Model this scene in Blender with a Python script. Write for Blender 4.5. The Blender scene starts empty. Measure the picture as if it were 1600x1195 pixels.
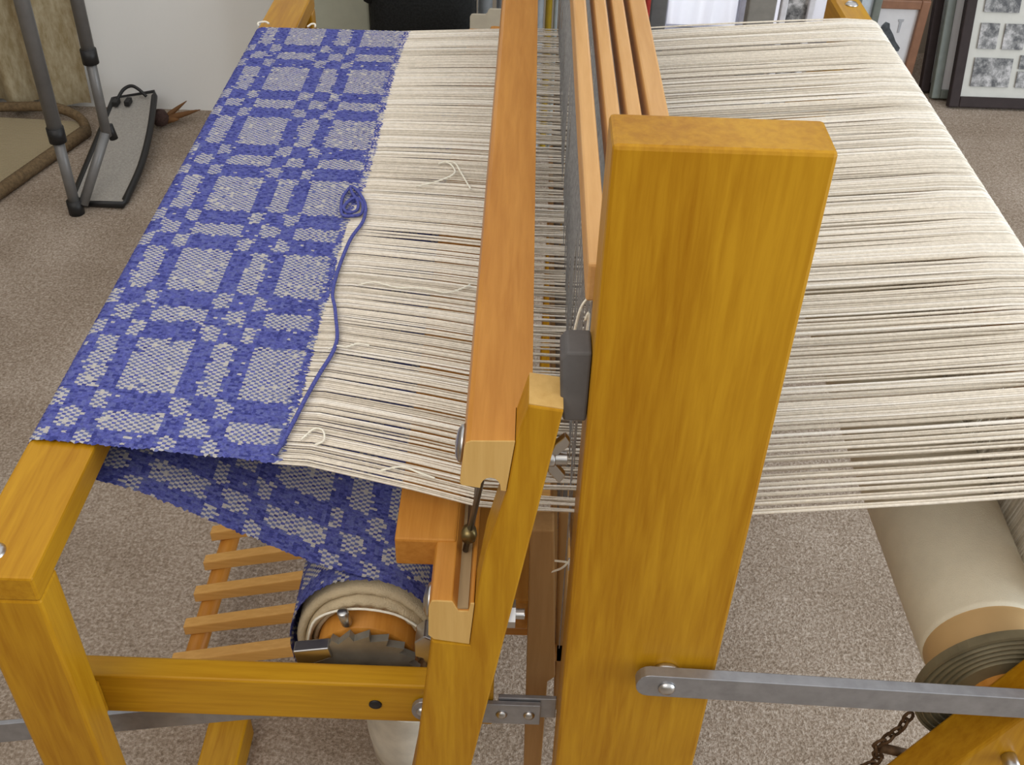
import bpy, bmesh, math, random
import numpy as np
from mathutils import Matrix, Vector

random.seed(7); RNG = np.random.default_rng(11)
S = bpy.context.scene
COL = S.collection
PI = math.pi

# ------------------------------------------------------------------ camera
cd = bpy.data.cameras.new('camera'); cam = bpy.data.objects.new('camera', cd); COL.objects.link(cam)
cd.sensor_width = 36.0; cd.lens = 36.0 * 1676.77 / 1600.0; cd.clip_start = 0.02
right = Vector((0.9993942, 0.02360543, 0.02557387))
down = Vector((0.03473362, -0.63017248, -0.77567791))
fwd = Vector((-0.00219427, 0.77609628, -0.63061062))
M = Matrix((right, -down, -fwd)).transposed().to_4x4()
M.translation = Vector((0, 0, 1.33))
cam.matrix_world = M
S.camera = cam

# ------------------------------------------------------------------ world and lights
w = bpy.data.worlds.new('daylight'); S.world = w; w.use_nodes = True
bg = w.node_tree.nodes['Background']
bg.inputs[0].default_value = (0.99, 0.98, 0.97, 1); bg.inputs[1].default_value = 0.80

def area(name, loc, target, sx, sy, power, col):
    l = bpy.data.lights.new(name, 'AREA'); l.shape = 'RECTANGLE'; l.size = sx; l.size_y = sy
    l.energy = power; l.color = col
    o = bpy.data.objects.new(name, l); COL.objects.link(o); o.location = loc
    o.rotation_euler = (Vector(target) - Vector(loc)).to_track_quat('-Z', 'Y').to_euler()
    return o
area('assumed_right_fill', (2.5, 0.25, 1.0), (0.3, 0.8, 0.3), 1.8, 1.4, 42, (0.82, 0.92, 1.0))  # added lamp for assumed daylight from the right; no window is built there
area('overhead_fill', (-0.7, -0.45, 2.3), (-0.1, 0.9, 0.7), 1.3, 0.9, 10, (1.0, 0.86, 0.70))  # added warm fill above the camera, not daylight; stronger on higher faces
area('door_daylight', (0.66, 3.75, 1.1), (0.6, 2.0, 0.5), 1.0, 1.9, 9, (0.92, 0.95, 1.0))

vs = S.view_settings
vs.view_transform = 'Standard'; vs.look = 'None'; vs.gamma = 1.0; vs.use_curve_mapping = False
vs.exposure = 0.27

# ------------------------------------------------------------------ materials
def mat(name):
    m = bpy.data.materials.new(name); m.use_nodes = True
    nt = m.node_tree; b = nt.nodes['Principled BSDF']
    return m, nt, b
def N(nt, t, **k):
    n = nt.nodes.new(t)
    for a, v in k.items(): setattr(n, a, v)
    return n
def ramp(nt, stops):
    r = N(nt, 'ShaderNodeValToRGB'); e = r.color_ramp.elements
    while len(e) < len(stops): e.new(0.5)
    for i, (p, c) in enumerate(stops): e[i].position = p; e[i].color = (*c, 1)
    return r
def coords(nt, scale=(1, 1, 1)):
    tc = N(nt, 'ShaderNodeTexCoord'); mp = N(nt, 'ShaderNodeMapping'); mp.inputs['Scale'].default_value = scale
    nt.links.new(tc.outputs['Object'], mp.inputs['Vector']); return mp.outputs['Vector']
def noise(nt, vec, sc, det=3.0, rough=.55, dist=0.0):
    n = N(nt, 'ShaderNodeTexNoise'); n.inputs['Scale'].default_value = sc; n.inputs['Detail'].default_value = det
    n.inputs['Roughness'].default_value = rough; n.inputs['Distortion'].default_value = dist
    nt.links.new(vec, n.inputs['Vector']); return n.outputs['Fac']
def bump(nt, b, h, strength, dist):
    bp = N(nt, 'ShaderNodeBump'); bp.inputs['Strength'].default_value = strength; bp.inputs['Distance'].default_value = dist
    nt.links.new(h, bp.inputs['Height']); nt.links.new(bp.outputs['Normal'], b.inputs['Normal'])

def plain(name, c, rough=.5, metal=0.0, var=.12, sc=40, bmp=0.0, bsc=300, spec=.5):
    m, nt, b = mat(name); v = coords(nt)
    r = ramp(nt, [(.3, tuple(x * (1 - var) for x in c)), (.7, tuple(min(1, x * (1 + var)) for x in c))])
    nt.links.new(noise(nt, v, sc), r.inputs[0]); nt.links.new(r.outputs[0], b.inputs['Base Color'])
    b.inputs['Roughness'].default_value = rough; b.inputs['Metallic'].default_value = metal
    b.inputs['Specular IOR Level'].default_value = spec
    if bmp: bump(nt, b, noise(nt, v, bsc, 2), bmp, .002)
    return m

def wood(name, axis, dark, light, rough=.40, coat=.08):
    m, nt, b = mat(name)
    s = [34, 34, 34]; s[axis] = 2.2
    v = coords(nt, s); v2 = coords(nt, [9 if i != axis else 1.0 for i in range(3)])
    fine = noise(nt, v, 6, 4, .6, .3); big = noise(nt, v2, 1.6, 3, .5, .6)
    mx = N(nt, 'ShaderNodeMath', operation='MULTIPLY_ADD'); mx.inputs[1].default_value = .45
    nt.links.new(fine, mx.inputs[0])
    sc = N(nt, 'ShaderNodeMath', operation='MULTIPLY'); sc.inputs[1].default_value = .6
    nt.links.new(big, sc.inputs[0]); nt.links.new(sc.outputs[0], mx.inputs[2])
    r = ramp(nt, [(.38, dark), (.66, light)])
    nt.links.new(mx.outputs[0], r.inputs[0]); nt.links.new(r.outputs[0], b.inputs['Base Color'])
    b.inputs['Roughness'].default_value = rough; b.inputs['Coat Weight'].default_value = coat
    b.inputs['Coat Roughness'].default_value = .3; b.inputs['Specular IOR Level'].default_value = .2
    bump(nt, b, fine, .06, .001)
    return m
AM_D, AM_L = (.350, .150, .003), (.530, .280, .013)
WX = wood('amber_wood_x', 0, AM_D, AM_L); WY = wood('amber_wood_y', 1, AM_D, AM_L); WZ = wood('amber_wood_z', 2, AM_D, AM_L)
CH_D, CH_L = (.430, .170, .022), (.580, .265, .048)
RX = wood('reddish_wood_x', 0, CH_D, CH_L); RY = wood('reddish_wood_y', 1, CH_D, CH_L); RZ = wood('reddish_wood_z', 2, CH_D, CH_L)
TRE = wood('honey_wood_x', 0, (.58, .31, .085), (.74, .43, .14), .4, .1)
END = wood('end_grain_wood', 2, (.55, .33, .10), (.66, .43, .15), .5, .05)
PALE = wood('pale_wood_y', 1, (.56, .30, .10), (.68, .40, .16), .4, .1)
TANW = wood('tan_inner_wood', 2, (.38, .215, .080), (.47, .28, .115), .5, .05)
GROOVE = wood('groove_wood', 1, (.30, .22, .12), (.40, .30, .17), .6, 0)
STEEL = plain('zinc_steel', (.55, .55, .55), .3, 1.0, .1)
BAR = plain('grey_steel_bar', (.36, .37, .40), .38, .75, .12, 90)
DARKST = plain('dark_steel', (.20, .19, .17), .4, .9, .2)
HEDDLE = plain('heddle_wire', (.34, .33, .32), .45, .5, .2, 200)
BRONZE = plain('brass_end_cap', (.18, .14, .06), .35, .8, .3)
RUST = plain('rusty_chain', (.12, .07, .035), .7, .6, .4, 120)
BLACK = plain('black_plastic', (.012, .012, .013), .5)
STOP = plain('dark_grey_rubber', (.10, .095, .095), .7, 0, .15, 60)
POLE = plain('grey_painted_tube', (.20, .20, .20), .45, .3, .08)
DRUM = plain('dark_ribbed_drum', (.19, .165, .10), .55, .3, .2)
CREAMD = plain('tan_cream_yarn', (.66, .60, .50), .95, 0, .10, 260, .4, 1400, .1)
CREAMW = plain('pale_cream_yarn', (.93, .89, .81), .95, 0, .06, 260, .4, 1400, .1)
CREAM = plain('cream_yarn', (.83, .77, .665), .95, 0, .10, 260, .4, 1400, .1)
CREAM2 = plain('cream_loose_yarn', (.97, .92, .80), .95, 0, .08, 260, .4, 1400, .1)
WARPROLL = plain('cream_wound_yarn', (.78, .73, .58), .5, 0, .06, 30, .3, 900, .3)
CANVAS = plain('canvas_apron', (.55, .46, .31), .95, 0, .12, 60, .5, 700, .1)
BLUE = plain('blue_yarn', (.105, .120, .400), .95, 0, .30, 500, .5, 1600, .1)
NAVY = plain('navy_yarn', (.062, .072, .285), .95, 0, .3, 500, .5, 1600, .1)
MIDBLUE = plain('pale_blue_yarn', (.135, .155, .420), .95, 0, .25, 500, .5, 1600, .1)
HEATHER = plain('heathered_blue_yarn', (.160, .185, .400), .95, 0, .25, 500, .5, 1600, .1)
WHITE = plain('white_yarn', (.55, .535, .52), .95, 0, .14, 500, .5, 1600, .1)
PAPER = plain('brown_paper', (.55, .37, .17), .6, 0, .12, 14)
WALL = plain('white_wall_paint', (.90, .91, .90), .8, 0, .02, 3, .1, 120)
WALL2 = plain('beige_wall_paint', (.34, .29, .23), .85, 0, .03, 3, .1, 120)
CEIL = plain('ceiling_paint', (.70, .68, .63), .9, 0, .02, 2)
MAT_GREY = plain('grey_woven_mat', (.36, .34, .31), .85, 0, .15, 200, .6, 500)
BAG = plain('black_fabric', (.012, .013, .013), .85, 0, .4, 200, .5, 900, .2)
CARD = plain('grey_card', (.40, .36, .28), .85, 0, .06)
BOXM = plain('pale_grey_green_board', (.42, .44, .36), .7, 0, .04)

def carpet_mat():
    m, nt, b = mat('beige_carpet'); v = coords(nt)
    n1 = noise(nt, v, 210, 3, .7); n2 = noise(nt, v, 5, 3, .5); n3 = noise(nt, v, 90, 2, .6)
    r = ramp(nt, [(.32, (.150, .108, .072)), (.5, (.345, .275, .212)), (.68, (.620, .535, .455))])
    a = N(nt, 'ShaderNodeMath', operation='MULTIPLY_ADD'); a.inputs[1].default_value = .62
    c = N(nt, 'ShaderNodeMath', operation='MULTIPLY_ADD'); c.inputs[1].default_value = .22
    d = N(nt, 'ShaderNodeMath', operation='MULTIPLY'); d.inputs[1].default_value = .2
    nt.links.new(n2, d.inputs[0]); nt.links.new(n3, c.inputs[0]); nt.links.new(d.outputs[0], c.inputs[2])
    nt.links.new(n1, a.inputs[0]); nt.links.new(c.outputs[0], a.inputs[2])
    nt.links.new(a.outputs[0], r.inputs[0]); nt.links.new(r.outputs[0], b.inputs['Base Color'])
    b.inputs['Roughness'].default_value = 1; b.inputs['Specular IOR Level'].default_value = .05
    bump(nt, b, a.outputs[0], .9, .008)
    return m
CARPET = carpet_mat()

def rug_mat():
    m, nt, b = mat('ribbed_beige_rug'); v = coords(nt)
    wv = N(nt, 'ShaderNodeTexWave'); wv.inputs['Scale'].default_value = 45; wv.inputs['Distortion'].default_value = .6
    mp = N(nt, 'ShaderNodeMapping'); mp.inputs['Rotation'].default_value = (0, 0, .9)
    nt.links.new(v, mp.inputs['Vector']); nt.links.new(mp.outputs[0], wv.inputs['Vector'])
    r = ramp(nt, [(.2, (.30, .24, .14)), (.8, (.44, .37, .24))])
    nt.links.new(wv.outputs['Fac'], r.inputs[0]); nt.links.new(r.outputs[0], b.inputs['Base Color'])
    b.inputs['Roughness'].default_value = 1; bump(nt, b, wv.outputs['Fac'], .5, .004)
    return m
RUG = rug_mat()
RUGB = plain('brown_rug_border', (.15, .10, .05), .95, 0, .3, 120, .6, 400)

def curtain_mat(name, c1, c2, transl=0.0):
    m, nt, b = mat(name); v = coords(nt, (1, 1, .35))
    r = ramp(nt, [(.35, c1), (.65, c2)])
    nt.links.new(noise(nt, v, 60, 4, .7), r.inputs[0]); nt.links.new(r.outputs[0], b.inputs['Base Color'])
    b.inputs['Roughness'].default_value = .95
    if transl:
        t = N(nt, 'ShaderNodeBsdfTranslucent'); t.inputs[0].default_value = (.92, .93, 1, 1)
        mx = N(nt, 'ShaderNodeMixShader'); mx.inputs[0].default_value = transl
        nt.links.new(b.outputs[0], mx.inputs[1]); nt.links.new(t.outputs[0], mx.inputs[2])
        nt.links.new(mx.outputs[0], nt.nodes['Material Output'].inputs['Surface'])
    return m
CURT = curtain_mat('tan_curtain', (.27, .21, .11), (.42, .36, .24))
SHEER = curtain_mat('sheer_white_curtain', (.85, .86, .9), (.9, .9, .95), .7)
def glass_mat():
    m, nt, b = mat('clear_glass')
    b.inputs['Roughness'].default_value = .02; b.inputs['Transmission Weight'].default_value = 1; b.inputs['IOR'].default_value = 1.01
    v = coords(nt); r = ramp(nt, [(0, (.96, .98, 1)), (1, (1, 1, 1))]); nt.links.new(noise(nt, v, 3), r.inputs[0])
    nt.links.new(r.outputs[0], b.inputs['Base Color'])
    return m
GLASS = glass_mat()

# ------------------------------------------------------------------ mesh helpers
OFF = {}
def link(o, parent, base):
    COL.objects.link(o)
    if parent is None:
        o.location = base; OFF[o.name] = Vector(base)
    else:
        o.parent = parent; OFF[o.name] = OFF[parent.name]
def tag(o, label=None, cat=None, group=None, kind=None):
    for k, v in (('label', label), ('category', cat), ('group', group), ('kind', kind)):
        if v: o[k] = v
    return o
def empty(name, loc, label, cat, group=None):
    o = bpy.data.objects.new(name, None); o.empty_display_size = .05
    link(o, None, loc); return tag(o, label, cat, group)
def obj(name, bm, m, parent=None, base=(0, 0, 0), smooth=False):
    off = OFF[parent.name] if parent else Vector(base)
    bmesh.ops.translate(bm, vec=-off, verts=bm.verts)
    bmesh.ops.recalc_face_normals(bm, faces=bm.faces)
    me = bpy.data.meshes.new(name); bm.to_mesh(me); bm.free()
    for x in (m if isinstance(m, (list, tuple)) else [m]): me.materials.append(x)
    if smooth:
        me.polygons.foreach_set('use_smooth', [True] * len(me.polygons))
    o = bpy.data.objects.new(name, me); link(o, parent, base); return o
def bm_new(): return bmesh.new()
def box(x0, x1, y0, y1, z0, z1, bev=.0025, bm=None, seg=2):
    b = bmesh.new()
    bmesh.ops.create_cube(b, size=1)
    for v in b.verts:
        v.co = Vector(((x0 + x1) / 2 + v.co.x * (x1 - x0), (y0 + y1) / 2 + v.co.y * (y1 - y0), (z0 + z1) / 2 + v.co.z * (z1 - z0)))
    if bev: bmesh.ops.bevel(b, geom=b.edges[:], offset=bev, segments=seg, profile=.5, affect='EDGES')
    return merge(bm, b)
def merge(bm, b):
    if bm is None: return b
    me = bpy.data.meshes.new('tmp'); b.to_mesh(me); b.free(); bm.from_mesh(me); bpy.data.meshes.remove(me); return bm
def prism(poly, y0, y1, bev=.002, bm=None, axis='y'):
    """poly of (x, z) extruded along y; axis='z': (x, y) extruded along z; axis='x': (y, z) along x"""
    def P(p, t):
        return (p[0], t, p[1]) if axis == 'y' else ((p[0], p[1], t) if axis == 'z' else (t, p[0], p[1]))
    b = bmesh.new()
    A = [b.verts.new(P(p, y0)) for p in poly]; B = [b.verts.new(P(p, y1)) for p in poly]
    n = len(poly)
    b.faces.new(A); b.faces.new(B[::-1])
    for i in range(n): b.faces.new((A[i], B[i], B[(i + 1) % n], A[(i + 1) % n]))
    bmesh.ops.recalc_face_normals(b, faces=b.faces)
    if bev: bmesh.ops.bevel(b, geom=b.edges[:], offset=bev, segments=2, profile=.5, affect='EDGES')
    return merge(bm, b)
def tube(path, r, n=8, bm=None, closed=False):
    b = bm or bmesh.new(); P = [Vector(p) for p in path]; k = len(P)
    rr = r if isinstance(r, (list, tuple)) else [r] * k
    rings = []; prev = None
    for i in range(k):
        if closed: t = P[(i + 1) % k] - P[i - 1]
        else: t = P[min(i + 1, k - 1)] - P[max(i - 1, 0)]
        t.normalize()
        u = prev - t * prev.dot(t) if prev else t.orthogonal()
        if u.length < 1e-6: u = t.orthogonal()
        u.normalize(); prev = u; v = t.cross(u)
        rings.append([b.verts.new(P[i] + (u * math.cos(2 * PI * j / n) + v * math.sin(2 * PI * j / n)) * rr[i]) for j in range(n)])
    for i in range(k if closed else k - 1):
        A = rings[i]; B = rings[(i + 1) % k]
        for j in range(n): b.faces.new((A[j], A[(j + 1) % n], B[(j + 1) % n], B[j]))
    if not closed:
        b.faces.new(rings[0][::-1]); b.faces.new(rings[-1])
    return b
def smooth_path(pts, k=6):
    P = [Vector(p) for p in pts]; out = []
    for i in range(len(P) - 1):
        a, b_, c, d = P[max(i - 1, 0)], P[i], P[i + 1], P[min(i + 2, len(P) - 1)]
        for j in range(k):
            t = j / k
            out.append(.5 * ((2 * b_) + (c - a) * t + (2 * a - 5 * b_ + 4 * c - d) * t * t + (3 * b_ - a - 3 * c + d) * t ** 3))
    out.append(P[-1]); return out
def lathe(prof, origin, axis=(0, 1, 0), n=32, bm=None):
    """prof: list of (radius, distance along the axis)"""
    b = bm or bmesh.new(); ax = Vector(axis).normalized(); u = ax.orthogonal().normalized(); v = ax.cross(u); O = Vector(origin)
    rings = []
    for r, t in prof:
        if r < 1e-6: rings.append([b.verts.new(O + ax * t)])
        else: rings.append([b.verts.new(O + ax * t + (u * math.cos(2 * PI * j / n) + v * math.sin(2 * PI * j / n)) * r) for j in range(n)])
    for A, B in zip(rings, rings[1:]):
        for j in range(n):
            a0, a1 = A[j % len(A)], A[(j + 1) % len(A)]; b0, b1 = B[j % len(B)], B[(j + 1) % len(B)]
            f = [a0]
            for q in (a1, b1, b0):
                if q not in f: f.append(q)
            if len(f) > 2: b.faces.new(f)
    for R in (rings[0], rings[-1]):
        if len(R) > 2: b.faces.new(R)
    return b
def cyl(origin, axis, r, h, bev=.0008, n=24, bm=None):
    return lathe([(r - bev, 0), (r, bev), (r, h - bev), (r - bev, h)], origin, axis, n, bm)

# ------------------------------------------------------------------ the room
def struct(o, kind='structure'): o['kind'] = kind; return o
struct(obj('wall_light_block', box(-2.52, 2.0, -1.42, -1.30, 0, 1.3, 0), WALL2))  # unseen low wall added to block light from the loom's lower faces
fl = bmesh.new()
bmesh.ops.create_grid(fl, x_segments=40, y_segments=40, size=4.5)
struct(obj('floor', fl, CARPET, base=(0, 0, 0)))
WY0 = 2.80      # white wall on the left
struct(obj('wall_back', box(-4.5, -.36, WY0, WY0 + .12, 0, 2.4, 0), WALL))
struct(obj('wall_corner', box(-.48, -.36, WY0 + .12, 3.4, 0, 2.4, 0), WALL))
FY = 3.40       # wall with the glass door and the pictures
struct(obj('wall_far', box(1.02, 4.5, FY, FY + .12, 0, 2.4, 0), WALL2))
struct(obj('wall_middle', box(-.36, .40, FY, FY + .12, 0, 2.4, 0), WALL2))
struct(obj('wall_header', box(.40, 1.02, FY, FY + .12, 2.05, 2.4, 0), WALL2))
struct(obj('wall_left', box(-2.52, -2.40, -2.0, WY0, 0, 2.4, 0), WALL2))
dn = box(.40, .444, FY - .02, FY + .08, 0, 2.05, .004)
dn = box(.98, 1.02, FY - .02, FY + .08, 0, 2.05, .004, dn)
dn = box(.673, .72, FY, FY + .05, 0, 2.05, .004, dn)
dn = box(.444, .98, FY, FY + .05, 0, .05, .004, dn)
d1 = struct(obj('window_1', dn, plain('window_frame_paint', (.42, .42, .50), .5)))
for a, b_ in ((.444, .673), (.72, .98)):
    obj('pane', box(a, b_, FY + .02, FY + .026, .05, 2.05, 0), GLASS, d1)

# ------------------------------------------------------------------ the loom
loom = empty('floor_loom', (0.05, 1.0, 0), 'amber wooden floor loom with a thick upright post and steel links', 'loom')
def part(name, bm, m, parent=None, smooth=False, label=None):
    o = obj(name, bm, m, parent or loom, smooth=smooth)
    if label: o['label'] = label
    return o
YF = 1.56      # far side of the frame

# breast beam and front legs
bb = part('breast_beam', box(-.362, -.311, .456, YF, .757, .780, .002), WY)
part('bolt_head', lathe([(.009, 0), (.009, .001), (.006, .004), (0, .005)], (-.3455, .478, .779), (0, 0, 1), 20), STEEL, bb, True)
for y0 in (.456, YF - .03):
    part('front_leg', box(-.360, -.311, y0, y0 + .030, .0, .757, .0025), WZ)
    if y0 < 1:
        part('spacer_block', box(-.356, -.322, .486, .506, .560, .60, .002), WX)
# side stretcher with its hole
for y0 in (.506, YF - .05):
    st = part('side_stretcher', box(-.358, -.008, y0, y0 + .020, .556, .605, .002), WX)
    if y0 < 1:
        part('bolt_hole', cyl((-.103, .5045, .580), (0, 1, 0), .0052, .003, .0003), BLACK, st, True)
# low foot beam
part('foot_beam', box(-.397, -.345, .456, .845, 0.0, .05, .003), WY)
# grey folding bar behind the front leg
part('folding_bar', prism([(-.52, .455), (-.50, .455), (-.20, .520), (-.20, .545), (-.50, .482), (-.52, .482)], .529, .534, .0008), BAR)

# castle posts
for y0 in (.475, YF - .085):
    po = part('castle_post', box(.0435, .1530, y0, y0 + .037, 0, 1.0935, .0024), WZ)
    if y0 < 1:
        part('stop_block', prism([(.0255, .958), (.029, .963), (.0432, .963), (.0432, .912), (.0295, .912), (.027, .93)], .480, .503, .0015), STOP, po,
             label='dark grey rubber stop block')
# back beam
part('back_beam', prism([(.432, .752), (.481, .752)] + [(.462 + .0195 * math.cos(PI / 2 * i / 8), .7835 + .0195 * math.sin(PI / 2 * i / 8)) for i in range(9)] + [(.436, .803), (.432, .799)], .47, YF, 0), WY)
part('bolt_head', lathe([(.009, 0), (.009, .001), (.006, .004), (0, .005)], (.455, 1.515, .803), (0, 0, 1), 20), STEEL, None, True)
# leaning rear legs
for y0 in (.472, YF - .075):
    k = .46
    xl = lambda z: .381 + k * (z - .62)
    rl = part('rear_leg', prism([(xl(.74), .752), (xl(.74) + .052, .752), (xl(.14) + .055, .10), (xl(.10), .10)], y0, y0 + .040, .0025), WZ)
    if y0 < 1:
        part('bolt', cyl((.392, .458, .592), (0, 1, 0), .006, .014), STEEL, rl, True)
# steel link from the post to the rear leg
def linkbar(x0, z0a, z0b, x1, z1a, z1b, y0, y1):
    h = (z0b - z0a) / 2; c = (z0a + z0b) / 2
    pts = [(x1, z1a), (x1, z1b)]
    for i in range(9):
        a = PI / 2 + PI * i / 8
        pts.append((x0 + h + h * math.cos(a) * .8, c + h * math.sin(a)))
    return prism(pts, y0, y1, .0006)
lb = part('steel_link', linkbar(.092, .6685, .692, .46, .654, .677, .461, .470), BAR)
part('rivet', lathe([(.0065, .0), (.006, .002), (.004, .004), (0, .0046)], (.1165, .4615, .679), (0, -1, 0), 20), STEEL, lb, True)
part('washer', cyl((.1165, .470, .680), (0, 1, 0), .0105, .005), STEEL, lb, True)
# small folding plates between the stretcher and the post
pl = part('folding_plate', linkbar(-.076, .567, .5925, .030, .567, .5925, .5005, .505), BAR)
for x in (-.065, -.001, .021):
    part('rivet', lathe([(.005, 0), (.0045, .0015), (.003, .003), (0, .0035)], (x, .501, .580), (0, -1, 0), 16), STEEL, pl, True)
part('folding_plate', prism([(-.004, .570), (.0425, .570), (.0425, .595), (-.004, .595)], .5055, .5095, .0006), BAR)

# beater: top rail, lower rail, race board, arms, reed
bt = part('beater', box(-.082, -.0375, .523, 1.50, .730, .7572, .002), RY, None, False, 'reddish wooden beater')
def rail(name, poly, y0, y1, m, bev=.002):
    return part(name, prism(poly, y0, y1, bev), m, bt)
top_poly = [(-.0285, .8985), (-.0275, .9015), (-.0245, .903), (.0015, .904), (-.0030, .8630), (-.0062, .8633)]
for i in range(9):
    a = -.05 + (PI + .1) * i / 8
    top_poly.append((-.0125 + .0063 * math.cos(a), .8655 + .0085 * math.sin(a)))
top_poly += [(-.0190, .8650), (-.0300, .8668), (-.0312, .869)]
tr = rail('top_rail', top_poly, .470, .5005, RY, 0)
part('rail_body', prism([(x + (.010 if x > -.004 else 0), z) for x, z in top_poly], .5005, 1.515, 0), RY, tr)
low_poly = [(-.0530, .750), (-.0510, .7555), (-.0470, .7560), (-.0370, .7556), (-.0330, .746), (-.0260, .746), (-.0245, .7545), (-.0220, .7545), (-.0255, .7110), (-.0500, .7150), (-.0540, .7195)]
lr = rail('lower_rail', low_poly, .470, 1.515, RY, .0008)
arm_poly = [(.0085, .932), (.0290, .929), (-.0235, .556), (-.0820, .140), (-.1270, .140), (-.0685, .552), (-.0520, .712), (-.0253, .709), (-.0215, .7555), (-.0150, .806), (-.0025, .863), (.0020, .9045)]
for y0 in (.4695, 1.49):
    ar = rail('arm', arm_poly, y0, y0 + .0305, WZ, .0014)
    if y0 < 1:
        # bright end grain shows on the sawn ends of arm and rails
        part('arm_cap', prism([(.0088, .9318), (.0288, .9288), (.0288, .9300), (.0088, .9330)], y0 + .001, y0 + .0295, .0003), END, ar, label='pale end grain')
part('end_grain', prism([(x + .0001, z) for x, z in top_poly], .4690, .4702, 0), END, tr, label='pale end grain')
part('end_grain', prism([(x + .0001, z) for x, z in low_poly], .4690, .4702, 0), END, lr, label='pale end grain')
part('reed_groove', box(-.0370, -.0262, .4712, 1.51, .7440, .7475, 0), GROOVE, lr)
# bolts through rail and arm with wing nut and hex nut
part('bolt_head', lathe([(.0125, 0), (.0115, .0022), (.008, .0042), (0, .0052)], (-.0300, .487, .8850), (-1, 0, .1), 24), STEEL, tr, True)
part('bolt_head', lathe([(.0125, 0), (.0115, .0022), (.008, .0042), (0, .0052)], (-.0535, .488, .7350), (-1, 0, .1), 24), STEEL, lr, True)
WINGS = ([(.0230, .8790), (.0260, .8886), (.0321, .8957), (.0353, .8904), (.0345, .8871), (.0275, .8790)],
         [(.0225, .8720), (.0228, .8655), (.0304, .8553), (.0340, .8624), (.0270, .8720)])
wn = part('wing_nut', cyl((.0195, .487, .8755), (1, 0, 0), .0058, .0075), STEEL, tr, True)
th = lathe([(.0042 + (.0005 if i % 2 else 0), .0005 * i) for i in range(27)], (.0215, .487, .8755), (1, 0, 0), 16)
part('threaded_bolt', th, STEEL, tr, True)
for wp in WINGS:
    part('wing', prism(wp, .4845, .4895, .0007), STEEL, tr)
part('hex_nut', lathe([(.0100, 0), (.0100, .0065)], (.0000, .487, .7235), (1, 0, 0), 6), STEEL, lr)
part('threaded_bolt', lathe([(.0036 + (.0004 if i % 2 else 0), .0005 * i) for i in range(27)], (.0000, .487, .7235), (1, 0, 0), 16), STEEL, lr, True)
# reed: end bars, rims and teeth
RT, RBt = Vector((-.0128, 0, .866)), Vector((-.0310, 0, .749))
for y in (.522, 1.462):
    part('reed_end_bar', tube([(RBt.x, y, RBt.z), (RT.x, y, RT.z)], .0022, 8), DARKST, bt, True)
part('reed_cap', lathe([(.0, -.006), (.005, -.005), (.006, 0), (.005, .005), (0, .006)], (-.0285, .522, .7665), (0, 1, 0), 16), BRONZE, bt, True)
tb = bmesh.new()
for i in range(378):
    y = .526 + i * .00247
    tube([(RBt.x, y, RBt.z), (RT.x, y, RT.z)], .0003, 3, tb)
part('reed_teeth', tb, DARKST, bt)['kind'] = 'stuff'

# shafts with heddles
bars = [(.0395, .0510), (.0580, .0685), (.0735, .0840), (.0890, .1035)]
for s, (xa, xb) in enumerate(bars):
    sb = part('shaft', box(xa, xb, .515, 1.470, .974, 1.000, .0018), PALE, None, False, 'pale wooden shaft bar')
    xm = (xa + xb) / 2
    part('heddle_rod', box(xm - .001, xm + .001, .520, 1.465, .958, .9645, 0), HEDDLE, sb)
    part('lower_bar', box(xa, xb, .560, 1.470, .570, .595, .0018), PALE, sb)
    hb = bmesh.new()
    for i in range(170):
        y = .560 + i * .0053 + random.uniform(-.002, .002)
        dx = random.uniform(-.002, .002)
        tube([(xm, y, .974), (xm + dx - .001, y + random.uniform(-.003, .003), .80), (xm + dx, y + random.uniform(-.002, .002), .765), (xm, y, .59)], .00048, 3, hb)
    part('heddle', hb, HEDDLE, sb, False, 'dense thin steel heddle wires')['kind'] = 'stuff'
# tan upright guide and lower rails between the posts
part('guide_plank', prism([(.0155, .752), (.0330, .752), (.0425, .575), (.0365, .568), (.0365, .30), (.023, .30)], .541, .561, .0015), TANW)
part('guide_plank', prism([(.0365, .752), (.0445, .752), (.0540, .50), (.0450, .50)], .560, .572, .0015), TANW)
part('lower_beam', box(-.030, .020, .60, 1.47, .56, .60, .003), RY)
part('lamm', box(-.06, .10, .640, .655, .50, .535, .002), RX)

# cloth beam with core, ratchet and canvas apron
CX, CZ = -.115, .585
core = part('cloth_beam', lathe([(.041, 0), (.042, .001), (.042, .95)], (CX, .545, CZ), (0, 1, 0), 40), RY, None, True)
def ratchet():
    poly = []
    n = 18
    for i in range(n):
        a = 2 * PI * i / n
        poly.append((CX + .0385 * math.cos(a), CZ + .0385 * math.sin(a)))
        poly.append((CX + .0455 * math.cos(a + .04), CZ + .0455 * math.sin(a + .04)))
    return prism(poly[::-1], .534, .541, 0)
part('ratchet_wheel', ratchet(), plain('ratchet_iron', (.34, .33, .29), .45, .7, .25), core)
part('pawl', prism([(-.072, .632), (-.064, .640), (-.052, .632), (-.054, .600), (-.062, .598), (-.066, .612), (-.072, .614)], .528, .546, .001), STEEL, core)
part('pawl', prism([(-.171, .612), (-.142, .618), (-.140, .606), (-.168, .590)], .530, .541, .001), STEEL, core)
part('peg', cyl((-.1285, .548, .628), (-.15, -.1, 1), .0045, .017), STEEL, core, True)
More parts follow.
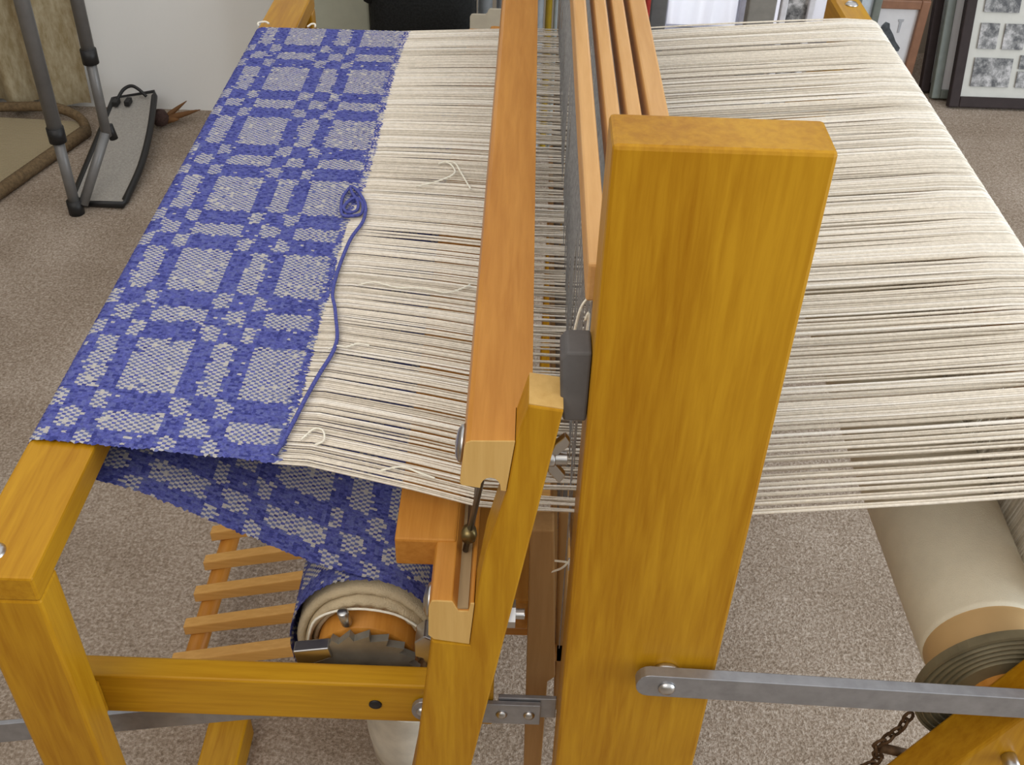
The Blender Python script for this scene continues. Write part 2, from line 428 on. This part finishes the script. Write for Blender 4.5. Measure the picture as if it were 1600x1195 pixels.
def ellipse_ring(rx0, rz0, rx1, rz1, y0, y1, bm=None, wob=0.0, n=56):
    b = bm or bmesh.new(); R = []
    for (rx, rz, y) in ((rx1, rz1, y1), (rx0, rz0, y1 - .002 if False else y1), (rx0, rz0, y0 + .002), (rx0 + (rx1 - rx0) * .3, rz0 + (rz1 - rz0) * .3, y0), (rx0 + (rx1 - rx0) * .7, rz0 + (rz1 - rz0) * .7, y0), (rx1, rz1, y0 + .003)):
        R.append([b.verts.new((CX + rx * math.cos(2 * PI * j / n) * (1 + wob * math.sin(7 * j)), y + wob * .1 * math.sin(3 * j), CZ + rz * math.sin(2 * PI * j / n) * (1 + wob * math.cos(5 * j)))) for j in range(n)])
    for A, B in zip(R, R[1:] + R[:1]):
        for j in range(n): b.faces.new((A[j], A[(j + 1) % n], B[(j + 1) % n], B[j]))
    return b
ap = ellipse_ring(.0425, .045, .047, .052, .561, 1.43, None, .010)
ap = ellipse_ring(.048, .053, .0525, .062, .556, 1.43, ap, .008)
ap = ellipse_ring(.0530, .063, .0605, .0720, .560, 1.43, ap, .004)
part('canvas_apron', ap, CANVAS, core, True, 'cream canvas apron rolled on the cloth beam')
part('apron_cord', tube(smooth_path([(CX - .050, .553, CZ + .005), (CX - .040, .553, CZ + .040), (CX - .01, .553, CZ + .055), (CX + .025, .553, CZ + .050), (CX + .048, .553, CZ + .03)]), .0011, 6), CREAM2, core, True)

# warp beam with ribbed brake drum
BX, BZ = .400, .606
wb = part('warp_beam', lathe([(.030, 0), (.030, .98)], (BX, .512, BZ), (0, 1, 0), 32), RY, None, True)
prof = [(.030, 0)]
for i in range(5):
    r = .042 + i * .0058
    prof += [(r, .001), (r + .0012, .0038), (r + .0040, .0038), (r + .0050, .001)]
prof += [(.0685, .002), (.0685, .012), (.050, .013)]
part('brake_drum', lathe(prof, (BX, .5165, BZ), (0, 1, 0), 56), DRUM, wb, False, 'dark ribbed brake drum')
part('drum_bolt', cyl((BX + .012, .512, BZ + .034), (0, 1, 0), .005, .01), STEEL, wb, True)
part('paper_wrap', lathe([(.0490, 0), (.0500, .002), (.0505, .03), (.0508, .12)], (BX, .5310, BZ), (0, 1, 0), 48), PAPER, wb, True, 'brown paper wound under the warp')
# brake lever and rusty chain
lv = part('brake_lever', tube([(.352, .520, .512), (.322, .520, .522)], .0042, 8), RUST, None, True)
cp = [(.334, .520, .572), (.3335, .520, .562), (.331, .520, .551), (.327, .520, .541), (.322, .520, .532), (.318, .521, .522), (.321, .522, .511), (.3265, .522, .503), (.323, .523, .494), (.317, .523, .486), (.314, .524, .476), (.311, .524, .466), (.309, .524, .455)]
for i in range(len(cp) - 1):
    a, b_ = Vector(cp[i]), Vector(cp[i + 1]); c = (a + b_) / 2; d = (b_ - a).normalized()
    side = Vector((0, 1, 0)) if i % 2 else d.cross(Vector((0, 1, 0))).normalized()
    h = (b_ - a).length * .72; ww = .0035
    pts = [c + d * (h * math.cos(2 * PI * j / 10)) + side * (ww * math.sin(2 * PI * j / 10)) for j in range(10)]
    part('chain_link', tube(pts, .0014, 5, None, True), RUST, lv, True)

# treadles, their rod
part('treadle_rod', cyl((-.428, .86, .092), (0, 1, 0), .0135, .62, .002), RY, None, True)
tilt = math.atan(.27)
t0 = None
for i in range(7):
    y = .868 + i * .0585
    if t0 is None:
        bm = prism([(-.448, .1215), (-.448, .1035), (-.10, .1840), (.14, .239), (.14, .262), (-.10, .2135)], y, y + .0165, .0018)
        t0 = part('treadle', bm, TRE); o = t0
    else:
        o = t0.copy(); COL.objects.link(o); o.parent = loom; o.location = (random.uniform(-.004, .004), i * .0585, random.uniform(-.002, .002))

# ------------------------------------------------------------------ woven cloth
def cloth_path():
    p = [(-.1625, .7828), (-.354, .7828)]
    for i in range(1, 7):
        a = PI / 2 * i / 6; p.append((-.354 - .0095 * math.sin(a), .7733 + .0095 * math.cos(a)))
    p.append((-.3635, .763))
    for i in range(1, 7):
        a = PI / 2 * i / 6 * .85; p.append((-.354 - .0095 * math.cos(a), .763 - .0095 * math.sin(a)))
    for i in range(0, 81):
        t = math.radians(77 - 360 * i / 80); g = 1 - .02 * i / 80
        p.append((CX + .0665 * g * math.cos(t), CZ + .0870 * g * math.sin(t)))
    return np.array(p)
def build_cloth():
    p = cloth_path(); seg = np.linalg.norm(np.diff(p, axis=0), axis=1); cum = np.concatenate([[0], np.cumsum(seg)])
    pu, pv = .0034, .0024; ns = int(cum[-1] / pu); V0, V1 = .587, 1.411; nv = int((V1 - V0) / pv)
    su = np.linspace(0, ns * pu, 2 * ns + 1)
    X = np.interp(su, cum, p[:, 0]); Z = np.interp(su, cum, p[:, 1])
    tx = np.gradient(X, su); tz = np.gradient(Z, su); ln = np.hypot(tx, tz); nx, nz = tz / ln, -tx / ln   # outward side of the web
    vv = np.linspace(0, 1, 2 * nv + 1)
    fell = np.clip(1 - su / .19, 0, 1)
    lo = .587 - .017 * fell - .029 * np.clip((su - .30) / .15, 0, 1); hi = 1.411 + .003 * fell
    Yg = lo[:, None] + (hi - lo)[:, None] * vv[None, :]
    h = RNG.normal(0, .00016, Yg.shape); h[1::2, 1::2] += .00065
    # selvedge wobble, uneven fell
    Yg[:, 0] += RNG.normal(0, .0008, len(su)); 
    Xg = X[:, None] + nx[:, None] * h; Zg = Z[:, None] + nz[:, None] * h
    j = RNG.normal(0, .00025, Yg.shape); Xg += j * (su[:, None] < .18)
    # the fell wanders along its length, and the yarn edges zigzag
    fe = [(.570, -.1700), (.625, -.1685), (.662, -.1668), (.707, -.1676), (.755, -.1693), (.799, -.1660), (.859, -.1700), (.9165, -.1684), (.988, -.1612), (1.075, -.1595), (1.19, -.1617), (1.303, -.1609), (1.414, -.1560)]
    fw = np.interp(Yg[0], [q[0] for q in fe], [q[1] for q in fe]) + .1625 + RNG.normal(0, .0011, Yg.shape[1])
    Xg += fw[None, :] * np.clip(1 - su / .05, 0, 1)[:, None]
    Xg[:, 1::2] += (.0007 * np.sign(tx))[:, None]
    verts = np.stack([Xg, Yg, Zg], -1).reshape(-1, 3)
    nu, nw = 2 * ns, 2 * nv
    a = (np.arange(nu)[:, None] * (nw + 1) + np.arange(nw)[None, :])
    quads = np.stack([a, a + 1, a + nw + 2, a + nw + 1], -1).reshape(-1, 4)
    # two-block pattern: the ground shows white where both profiles agree
    def block(t, ref, lens):
        t = (t - ref) % sum(lens); acc = 0; out = np.zeros(t.shape, int)
        for q, L in enumerate(lens):
            out[(t >= acc) & (t < acc + L)] = q % 2; acc += L
        return out
    ii, jj = np.meshgrid(np.arange(ns), np.arange(nv), indexing='ij')
    wob = RNG.normal(0, .0011, (ns, nv)); wob2 = RNG.normal(0, .0009, (ns, nv))
    def agree(dx, dy):
        bx = block(-.1625 - (ii + .5) * pu + wob + dx, -.3495, [.0200, .0135, .0490, .0155])
        by = block(.587 + (jj + .5) * pv + wob2 + dy, .6500, [.0700, .0235, .0235, .0235])
        return bx == by
    pale = agree(0, 0) & agree(.0009, 0) & agree(-.0009, 0) & agree(0, .0011) & agree(0, -.0011)
    rnd = RNG.random(pale.shape)
    white = np.where(pale, ((ii + jj) % 2 == 0) & (rnd < .95) | (rnd > .955), rnd < .010)
    # ragged block edges
    code = np.where(white, 1, np.where(pale & (RNG.random(pale.shape) < .75), 2, RNG.choice([0, 3, 4], p=[.5, .22, .28], size=pale.shape))).astype(np.int32)
    mi = np.repeat(np.repeat(code, 2, 0), 2, 1)
    # slanted yarn dashes: half of each white cell leans into the next column
    me = bpy.data.meshes.new('woven_cloth')
    base = np.array([-.25, 1.0, .76])
    me.vertices.add(len(verts)); me.vertices.foreach_set('co', (verts - base).ravel())
    me.loops.add(quads.size); me.loops.foreach_set('vertex_index', quads.ravel().astype(np.int32))
    me.polygons.add(len(quads)); me.polygons.foreach_set('loop_start', np.arange(0, quads.size, 4, dtype=np.int32))
    me.polygons.foreach_set('material_index', mi.ravel().astype(np.int32))
    me.polygons.foreach_set('use_smooth', np.ones(len(quads), bool))
    me.materials.append(BLUE); me.materials.append(WHITE); me.materials.append(HEATHER); me.materials.append(NAVY); me.materials.append(MIDBLUE)
    me.update(calc_edges=True); me.validate()
    o = bpy.data.objects.new('woven_cloth', me); link(o, None, tuple(base))
    return tag(o, 'blue and white patterned woven cloth stretched over the breast beam', 'cloth')
cloth = build_cloth()
ty = lambda pts, z: [(x, y, z + random.uniform(-.0003, .0006)) for x, y in pts]
tail = [(-.176, .975), (-.18, .955), (-.176, .923), (-.166, .920), (-.157, .925), (-.158, .943), (-.165, .955), (-.172, .950), (-.176, .935), (-.170, .926), (-.162, .932), (-.164, .950), (-.172, .966), (-.175, .979), (-.166, .968), (-.156, .945), (-.153, .925), (-.154, .906), (-.160, .88), (-.163, .853), (-.165, .815), (-.164, .785), (-.159, .765), (-.155, .746), (-.150, .719), (-.151, .697), (-.157, .671), (-.162, .643), (-.166, .62), (-.170, .594), (-.174, .575)]
o = obj('weft_tail', tube(smooth_path(ty(tail, .7868), 4), .0017, 6), BLUE, cloth, smooth=True); o['label'] = 'loose blue weft yarn tail'

# ------------------------------------------------------------------ warp
warp = empty('warp', (.15, 1.0, .70), 'cream warp yarns stretched through the loom and wound on the back roll', 'yarn')
def build_warp():
    n = 366
    f = np.linspace(0, 1, n)
    jit = RNG.normal(0, .00022, n); jb = RNG.normal(0, .00038, n)
    grp = np.zeros(n)
    for i in range(n):       # threads bunch in the reed and heddles
        grp[i] = .0009 * math.sin(i * 2 * PI / 4.0 + 1.5 * math.sin(i * .37))
    rows = []
    def row(x, z, y0, y1, g, r, zj=0.0):
        rows.append((np.full(n, x), y0 + (y1 - y0) * f + jit + grp * g + jb * min(1, max(0, (x - .05) * 5)), np.full(n, z) + zj, r))
    zr = RNG.normal(0, .0010, n); zr2 = RNG.normal(0, .0016, n)
    shed = np.where(np.arange(n) % 4 < 2, .0016, -.0016) + RNG.normal(0, .0012, n)
    row(-.176, .7818, .571, 1.413, .1, .00082)
    row(-.150, .7826, .569, 1.416, .1, .00086, zr * .2)
    row(-.110, .7822, .559, 1.424, .2, .00088, zr * .5)
    row(-.070, .7815, .549, 1.432, .4, .00088, zr * .6)
    row(-.024, .7805, .536, 1.441, .8, .00086, zr * .5)
    row(.010, .7795, .534, 1.442, 1.3, .00082, shed * .7)
    row(.045, .7785, .534, 1.442, 1.5, .00082, shed * 1.2)
    row(.095, .7785, .534, 1.442, 1.2, .00085, shed)
    row(.150, .7820, .534, 1.443, .8, .0010, zr2)
    row(.220, .7880, .537, 1.445, .5, .00112, zr2)
    row(.300, .7945, .541, 1.446, .4, .00118, zr2)
    row(.370, .8000, .546, 1.448, .3, .0012, zr2 * .8)
    row(.430, .8050, .550, 1.450, .2, .00122, zr2 * .3)
    for i in range(1, 7):
        a = PI / 2 * i / 6
        row(.462 + .0215 * math.sin(a), .7835 + .0225 * math.cos(a), .553, 1.450, .2, .00118)
    row(.481, .74, .556, 1.446, .1, .0015); row(.462, .66, .564, 1.436, .1, .0016); row(BX + .058, BZ, .572, 1.43, .1, .0016)
    k = 5; m = len(rows)
    ang = np.arange(k) * 2 * PI / k
    P = np.stack([np.stack([x, y, z], -1) for x, y, z, r in rows])       # m,n,3
    T = np.gradient(P.mean(1), axis=0); T /= np.linalg.norm(T, axis=1)[:, None]
    U = np.array([0, 1.0, 0]); Vv = np.cross(T, U)
    R = np.array([r for *_, r in rows])
    thick = 1 + RNG.normal(0, .10, n)
    ring = (U[None, None, :] * np.cos(ang)[None, :, None] + Vv[:, None, :] * np.sin(ang)[None, :, None])  # m,k,3
    V = P[:, :, None, :] + ring[:, None, :, :] * (R[:, None] * thick[None, :])[:, :, None, None]
    idx = np.arange(m * n * k).reshape(m, n, k)
    q = np.stack([idx[:-1], np.roll(idx, -1, 2)[:-1], np.roll(idx, -1, 2)[1:], idx[1:]], -1).reshape(-1, 4)
    me = bpy.data.meshes.new('warp_threads'); v = V.reshape(-1, 3) - np.array(OFF[warp.name])
    me.from_pydata(v.tolist(), [], q.tolist())
    for mm in (CREAM, CREAMD, CREAMW): me.materials.append(mm)
    tone = RNG.choice([0, 1, 2], p=[.58, .24, .18], size=n)
    me.polygons.foreach_set('material_index', np.tile(np.repeat(tone, k), m - 1).astype(np.int32))
    me.polygons.foreach_set('use_smooth', [True] * len(me.polygons))
    o = bpy.data.objects.new('warp_threads', me); link(o, warp, None); o['kind'] = 'stuff'
build_warp()
# wound warp on its beam
prof = []
yy = .0
for i in range(170):
    prof.append((.0515 + .0055 * min(1, i / 40) + (.0005 if i % 2 else 0), .0050 * i))
obj('warp_roll', lathe(prof, (BX, .566, BZ), (0, 1, 0), 48), WARPROLL, warp, smooth=True)['label'] = 'cream warp wound on the roll'
for pts, r in (([(-.108, .984), (-.089, .993), (-.071, 1.012), (-.075, 1.032), (-.083, 1.04), (-.089, 1.036)], .0009),
               ([(-.083, 1.04), (-.072, 1.036), (-.064, 1.015), (-.052, .982)], .0009),
               ([(-.143, .8), (-.129, .804), (-.108, .797), (-.085, .798), (-.062, .794), (-.043, .808)], .0008),
               ([(-.155, .704), (-.148, .708), (-.140, .707), (-.132, .713), (-.122, .712)], .0008),
               ([(-.158, .592), (-.150, .604), (-.143, .602), (-.141, .592), (-.147, .588)], .0009),
               ([(-.358, 1.405), (-.360, 1.413), (-.352, 1.418), (-.346, 1.414)], .0014),
               ([(-.293, 1.408), (-.289, 1.416), (-.284, 1.415), (-.283, 1.408)], .0013),
               ([(-.095, .562), (-.080, .566), (-.066, .560), (-.055, .556)], .0008)):
    obj('loose_thread', tube(smooth_path([(x, y, .7866 + .001 * math.sin(i)) for i, (x, y) in enumerate(pts)], 5), r, 5), CREAM2, warp, smooth=True)
for pts in ([(.036, .53, .905), (.0345, .53, .925), (.0375, .53, .955), (.0420, .53, .966), (.0445, .53, .964)],
            [(.0405, .53, .905), (.0430, .53, .935), (.0435, .53, .955), (.0415, .53, .950)],
            [(.028, .545, .70), (.040, .538, .715), (.046, .538, .725)], [(.030, .545, .716), (.044, .538, .722)]):
    obj('loose_thread', tube(smooth_path(pts, 5), .0009, 5), CREAM2, warp, smooth=True)

# ------------------------------------------------------------------ things around the loom
# pale rounded tub under the loom
tbm = lathe([(0, -.002), (.050, -.002), (.058, .004), (.064, .06), (.066, .15), (.068, .155), (.062, .156), (.060, .02), (0, .012)], (-.118, .835, .002), (0, 0, 1), 40)
o = obj('plastic_tub', tbm, plain('white_plastic', (.72, .69, .60), .4), base=(-.118, .835, 0), smooth=True)
tag(o, 'off-white rounded plastic tub on the carpet under the side stretcher', 'tub')

# folding stand: two tubes, collars, foot
fs = empty('folding_stand', (-1.06, 2.22, 0), 'grey metal tube folding stand with black plastic collars by the curtain', 'stand')
def pole(name, a, b, r, m=POLE): return obj(name, tube([a, b], r, 14), m, fs, smooth=True)
pole('tube', (-1.055, 2.22, 1.05), (-1.058, 2.22, .19), .0165)
pole('tube', (-1.058, 2.22, .20), (-1.058, 2.22, .01), .0125)
pole('collar', (-1.058, 2.22, .222), (-1.058, 2.22, .187), .0195, BLACK)
pole('foot_cap', (-1.058, 2.22, .035), (-1.058, 2.22, .0), .018, BLACK)
pole('tube', (-.970, 2.30, 1.05), (-.975, 2.30, .36), .0145)
pole('tube', (-.975, 2.30, .37), (-.977, 2.30, .165), .0115)
pole('collar', (-.975, 2.30, .375), (-.975, 2.30, .342), .0180, BLACK)
pole('brace_tube', (-.977, 2.30, .175), (-1.040, 2.225, .022), .0115)
pole('hinge', (-.974, 2.315, .185), (-.968, 2.315, .150), .010, BLACK)

# black framed grey foot plate
fp = empty('footrest_board', (-1.03, 2.45, 0), 'grey woven board in a black frame lying beside the stand', 'board')
A, B_, C_, D = Vector((-1.080, 2.250, .010)), Vector((-.955, 2.250, .010)), Vector((-1.005, 2.740, .075)), Vector((-1.105, 2.700, .070))
bulge = Vector((.018, -.01, .0))
rim = smooth_path([B_, B_.lerp(C_, .33) + bulge, B_.lerp(C_, .66) + bulge * .9, C_], 6)
b = bmesh.new()
L = [A.lerp(D, i / (len(rim) - 1)) for i in range(len(rim))]
for dz in (0, .006):
    pass
va = [b.verts.new(p + Vector((0, 0, .004))) for p in L]; vb = [b.verts.new(p + Vector((0, 0, .004))) for p in rim]
vc = [b.verts.new(p - Vector((0, 0, .004))) for p in L]; vd = [b.verts.new(p - Vector((0, 0, .004))) for p in rim]
for i in range(len(rim) - 1):
    b.faces.new((va[i], vb[i], vb[i + 1], va[i + 1])); b.faces.new((vc[i], vd[i], vd[i + 1], vc[i + 1]))
    b.faces.new((va[i], va[i + 1], vc[i + 1], vc[i])); b.faces.new((vb[i], vb[i + 1], vd[i + 1], vd[i]))
b.faces.new((va[0], vb[0], vd[0], vc[0])); b.faces.new((va[-1], vb[-1], vd[-1], vc[-1]))
obj('panel', b, MAT_GREY, fp)
obj('frame', tube(list(rim) + [D, A], .0085, 8, None, True), BLACK, fp, smooth=True)
obj('cord', tube(smooth_path([D + Vector((.02, -.03, .012)), D + Vector((.03, .0, .028)), D + Vector((.050, .01, .036)), D + Vector((.07, .005, .03)), D + Vector((.09, .0, .012))]), .0045, 8), BLACK, fp, smooth=True)
obj('clip', box(D.x + .012, D.x + .026, D.y - .05, D.y - .02, .072, .086, .002), BLACK, fp)
obj('clip', box(D.x + .042, D.x + .056, D.y - .045, D.y - .015, .072, .086, .002), BLACK, fp)
# dried brown leaf spray beside the board
lf = empty('dried_leaf_spray', (-.955, 2.72, 0), 'small dry brown leaf spray on the carpet against the white wall', 'leaves')
for k, (dx, dy, dz, r) in enumerate(((.10, .03, .02, .006), (.085, .045, .012, .005), (.06, .05, .035, .005), (.05, -.01, .008, .007))):
    p0 = Vector((-.985, 2.70, .015)); p1 = p0 + Vector((dx, dy, dz))
    obj('leaf', tube([p0, p0.lerp(p1, .35), p0.lerp(p1, .7), p1], [r, r * 1.6, r, .001], 6), plain('dry_leaf', (.16, .07, .02), .8), lf, smooth=True)
o = obj('seed_head', lathe([(0, 0), (.018, .01), (.024, .025), (.016, .045), (0, .052)], (-.985, 2.69, 0), (0, 0, 1), 14), plain('dark_seed_head', (.05, .025, .02), .9, 0, .4, 200, .8, 300), lf, smooth=True)

# ribbed rug with brown border
rg = empty('ribbed_rug', (-1.5, 2.45, 0), 'ribbed beige rug with a brown bound edge beside the stand', 'rug')
b = bmesh.new()
poly = [(-1.262, 2.290), (-1.165, 2.62), (-1.20, 2.665), (-1.9, 2.69), (-1.9, 1.0), (-1.62, 1.0)]
obj('pile', prism(poly, 0, .022, .004, axis='z'), RUG, rg)
obj('border', tube(smooth_path([(-1.62, 1.0, .016), (-1.44, 1.66, .016), (-1.262, 2.290, .016), (-1.165, 2.62, .016)], 4), .017, 8), RUGB, rg, smooth=True)
obj('border', tube(smooth_path([(-1.165, 2.62, .02), (-1.19, 2.66, .03), (-1.24, 2.68, .045), (-1.30, 2.685, .05), (-1.45, 2.69, .04), (-1.9, 2.69, .02)], 4), .013, 8), RUGB, rg, smooth=True)

# curtains
def folds(name, x0, x1, y, z0, z1, amp, wl, m, label, n=90):
    b = bmesh.new(); R = []
    for zi in range(14):
        z = z0 + (z1 - z0) * zi / 13
        R.append([b.verts.new((x0 + (x1 - x0) * i / n + .006 * math.sin(zi + i * .2), y + amp * math.sin(2 * PI * (x1 - x0) * i / n / wl + .4 * math.sin(zi * .4)) + .3 * amp * math.sin(i * .9), z)) for i in range(n + 1)])
    for Aa, Bb in zip(R, R[1:]):
        for i in range(n): b.faces.new((Aa[i], Aa[i + 1], Bb[i + 1], Bb[i]))
    o = obj(name, b, m, base=((x0 + x1) / 2, y, z0), smooth=True)
    return tag(o, label, 'curtain')
folds('curtain', -2.4, -1.185, 2.735, .035, 2.1, .022, .13, CURT, 'tan mottled curtain hanging against the white wall above the rug')
folds('sheer_curtain', .36, .99, 3.47, .03, 2.04, .012, .09, SHEER, 'sheer white backlit curtain behind the glass door')

# black bag, card box and boards behind the cloth
bgm = box(-.368, -.126, 2.45, 2.70, 0, .60, .045, None, 4)
bag = empty('black_bag', (-.27, 2.57, 0), 'black fabric bag standing behind the far end of the cloth', 'bag')
obj('bag_body', bgm, BAG, bag, smooth=True)
obj('handle', tube(smooth_path([(-.31, 2.5, .585), (-.30, 2.5, .67), (-.20, 2.5, .67), (-.19, 2.5, .585)]), .012, 8), BAG, bag, smooth=True)
obj('side_roll', tube([(-.366, 2.47, .452), (-.366, 2.66, .452)], .016, 10), BAG, bag, smooth=True)
cb = empty('card_box', (-.08, 2.3, 0), 'open grey cardboard box with a cut-out flap beside the black bag', 'box')
obj('box_body', box(-.118, -.012, 2.182, 2.36, 0, .46, .003), CARD, cb)
obj('flap', prism([(-.118, .40), (-.012, .40), (-.012, .540), (-.0765, .540), (-.0800, .536), (-.0815, .531), (-.0850, .528), (-.109, .528), (-.114, .527), (-.117, .522)], 2.176, 2.1815, .0006), CARD, cb)
o = obj('storage_box', box(-.60, -.386, 2.60, 2.79, 0, .75, .006), BOXM, base=(-.51, 2.7, 0))
tag(o, 'pale grey-green storage box standing against the wall left of the black bag', 'box')
# tall things standing behind the beater
for (x0, x1, y, h, c, lab, cat) in (
        (-.128, -.090, 2.76, .62, (.50, .55, .60), 'pale blue-grey upright tube behind the card box', 'tube'),
        (-.080, -.056, 2.76, .60, (.42, .45, .50), 'slate grey upright tube behind the card box', 'tube'),
        (.016, .040, 2.60, .66, (.40, .45, .50), 'grey-blue upright tube seen between beater and heddles', 'tube'),
        (.0440, .0605, 2.60, .64, (.42, .28, .02), 'ochre yellow upright tube seen between beater and heddles', 'tube'),
        (.0640, .0760, 2.60, .66, (.36, .42, .44), 'grey-green upright tube beside the ochre tube', 'tube'),
        (.290, .305, 2.66, .60, (.50, .05, .04), 'thin red upright tube beyond the pale shaft bars', 'tube')):
    r = (x1 - x0) / 2; xc = (x0 + x1) / 2
    o = obj('storage_tube', lathe([(r * .9, 0), (r, .004), (r, h - .03), (r * 1.06, h - .03), (r * 1.06, h), (r * .8, h), (r * .8, h - .02)], (xc, y, 0), (0, 0, 1), 20), plain('tube_paint', c, .5), base=(xc, y, 0), smooth=True)
    tag(o, lab, cat)
o = obj('upright_board', box(.311, .352, 2.70, 2.74, 0, .80, .004), plain('charcoal_panel', (.10, .10, .10), .7), base=(.33, 2.72, 0))
tag(o, 'charcoal grey upright board left of the bright glass door', 'board')
o = obj('upright_board', box(.555, .625, 2.70, 2.74, 0, .80, .004), plain('taupe_panel', (.20, .19, .17), .7), base=(.59, 2.72, 0))
tag(o, 'taupe upright board right of the bright glass door', 'board')

# pictures
def frame(name, x0, x1, y, h, wbar, fm, pm, label, rot=0.0, lean=.0, th=.025):
    e = empty(name, ((x0 + x1) / 2, y, 0), label, 'picture')
    for nm, a in (('frame_bar', (x0, x0 + wbar, 0, h)), ('frame_bar', (x1 - wbar, x1, 0, h)), ('frame_bar', (x0 + wbar, x1 - wbar, 0, wbar)), ('frame_bar', (x0 + wbar, x1 - wbar, h - wbar, h))):
        obj(nm, box(a[0], a[1], y - th, y, a[2], a[3], .003), fm, e)
    obj('mat_board', box(x0 + wbar, x1 - wbar, y - th * .45, y - th * .25, wbar, h - wbar, 0), pm, e)
    e.rotation_euler = (lean, 0, rot)
    return e
MATB = plain('white_mat_board', (.70, .70, .72), .7, 0, .03)
MATC = plain('cream_mat_board', (.60, .60, .56), .7, 0, .03)
DKF = plain('dark_brown_frame', (.040, .030, .030), .6, spec=.15)
GRF = plain('grey_green_frame', (.16, .18, .16), .5)
BRF = plain('brown_wood_frame', (.26, .125, .07), .5)
def photo_mat(name, seed):
    m, nt, b = mat(name); v = coords(nt); mp = N(nt, 'ShaderNodeMapping'); mp.inputs['Location'].default_value = (seed * 3.1, seed, seed * 1.7)
    nt.links.new(v, mp.inputs['Vector'])
    r = ramp(nt, [(.38, (.05, .05, .055)), (.5, (.22, .22, .22)), (.64, (.52, .51, .52))])
    nt.links.new(noise(nt, mp.outputs[0], 38, 5, .7, .1), r.inputs[0]); nt.links.new(r.outputs[0], b.inputs['Base Color'])
    b.inputs['Roughness'].default_value = .5
    return m
# collage of grey photographs, with two more dark frames stacked behind it
cx0, cy, LEAN = 1.222, 3.00, -.30
e = frame('photo_collage', cx0 + .02, cx0 + .52, cy, .75, .030, DKF, MATC, 'large dark-framed collage of small grey photographs leaning on the carpet', lean=LEAN)
for k, (a, b_, c, d) in enumerate(((.075, .185, .060, .140), (.075, .128, .165, .235), (.145, .205, .165, .235), (.075, .175, .265, .42), (.205, .30, .060, .105), (.205, .30, .112, .150), (.225, .29, .165, .235), (.205, .29, .265, .32), (.205, .29, .335, .42), (.32, .42, .06, .15), (.32, .42, .165, .30))):
    obj('photo', box(cx0 + a, cx0 + b_, cy - .0175, cy - .0135, c, d, 0), photo_mat('grey_photo_%d' % k, k + 1), e)
frame('picture_frame', cx0 - .015, cx0 + .46, cy + .055, .72, .026, GRF, MATB, 'grey-green edged picture frame stacked directly behind the collage', lean=LEAN)
frame('picture_frame', cx0 - .035, cx0 + .44, cy + .100, .74, .026, DKF, MATB, 'dark brown picture frame at the back of the stack behind the collage', lean=LEAN)
# brown framed print of a standing figure
fx = .985
e = frame('framed_print', fx, fx + .178, 3.14, .264, .026, BRF, MATB, 'brown wood framed print of a dark standing figure on white')
fig = [(1.072, .060), (1.092, .058), (1.094, .090), (1.090, .108), (1.108, .110), (1.110, .120), (1.092, .140), (1.080, .160), (1.066, .178), (1.062, .192), (1.050, .196), (1.042, .186), (1.036, .166), (1.034, .135), (1.050, .105), (1.062, .08)]
fig = [(x - fx, z) for x, z in fig]
obj('figure_print', prism([(fx + x, z) for x, z in fig], 3.1265, 3.129, 0), plain('dark_ink', (.07, .08, .09), .6, 0, .5, 60), e)
obj('arch_print', prism([(fx + x, z) for x, z in ((.100, .205), (.116, .205), (.116, .199), (.112, .197), (.111, .165), (.105, .165), (.104, .197), (.100, .199))], 3.1270, 3.129, 0), plain('grey_ink', (.42, .43, .46), .6), e)
frame('picture_frame', .930, 1.010, 3.10, .50, .022, GRF, plain('pale_blue_print', (.55, .62, .68), .6), 'narrow grey-green picture frame left of the brown framed print')
o = frame('picture_frame', .636, .720, 2.72, .62, .016, plain('pale_frame', (.62, .62, .66), .5), photo_mat('muted_landscape', 20), 'pale framed picture between the glass door and the loom back beam')

print('objects', len(bpy.data.objects), 'tris approx', sum(len(m.polygons) for m in bpy.data.meshes) * 2)
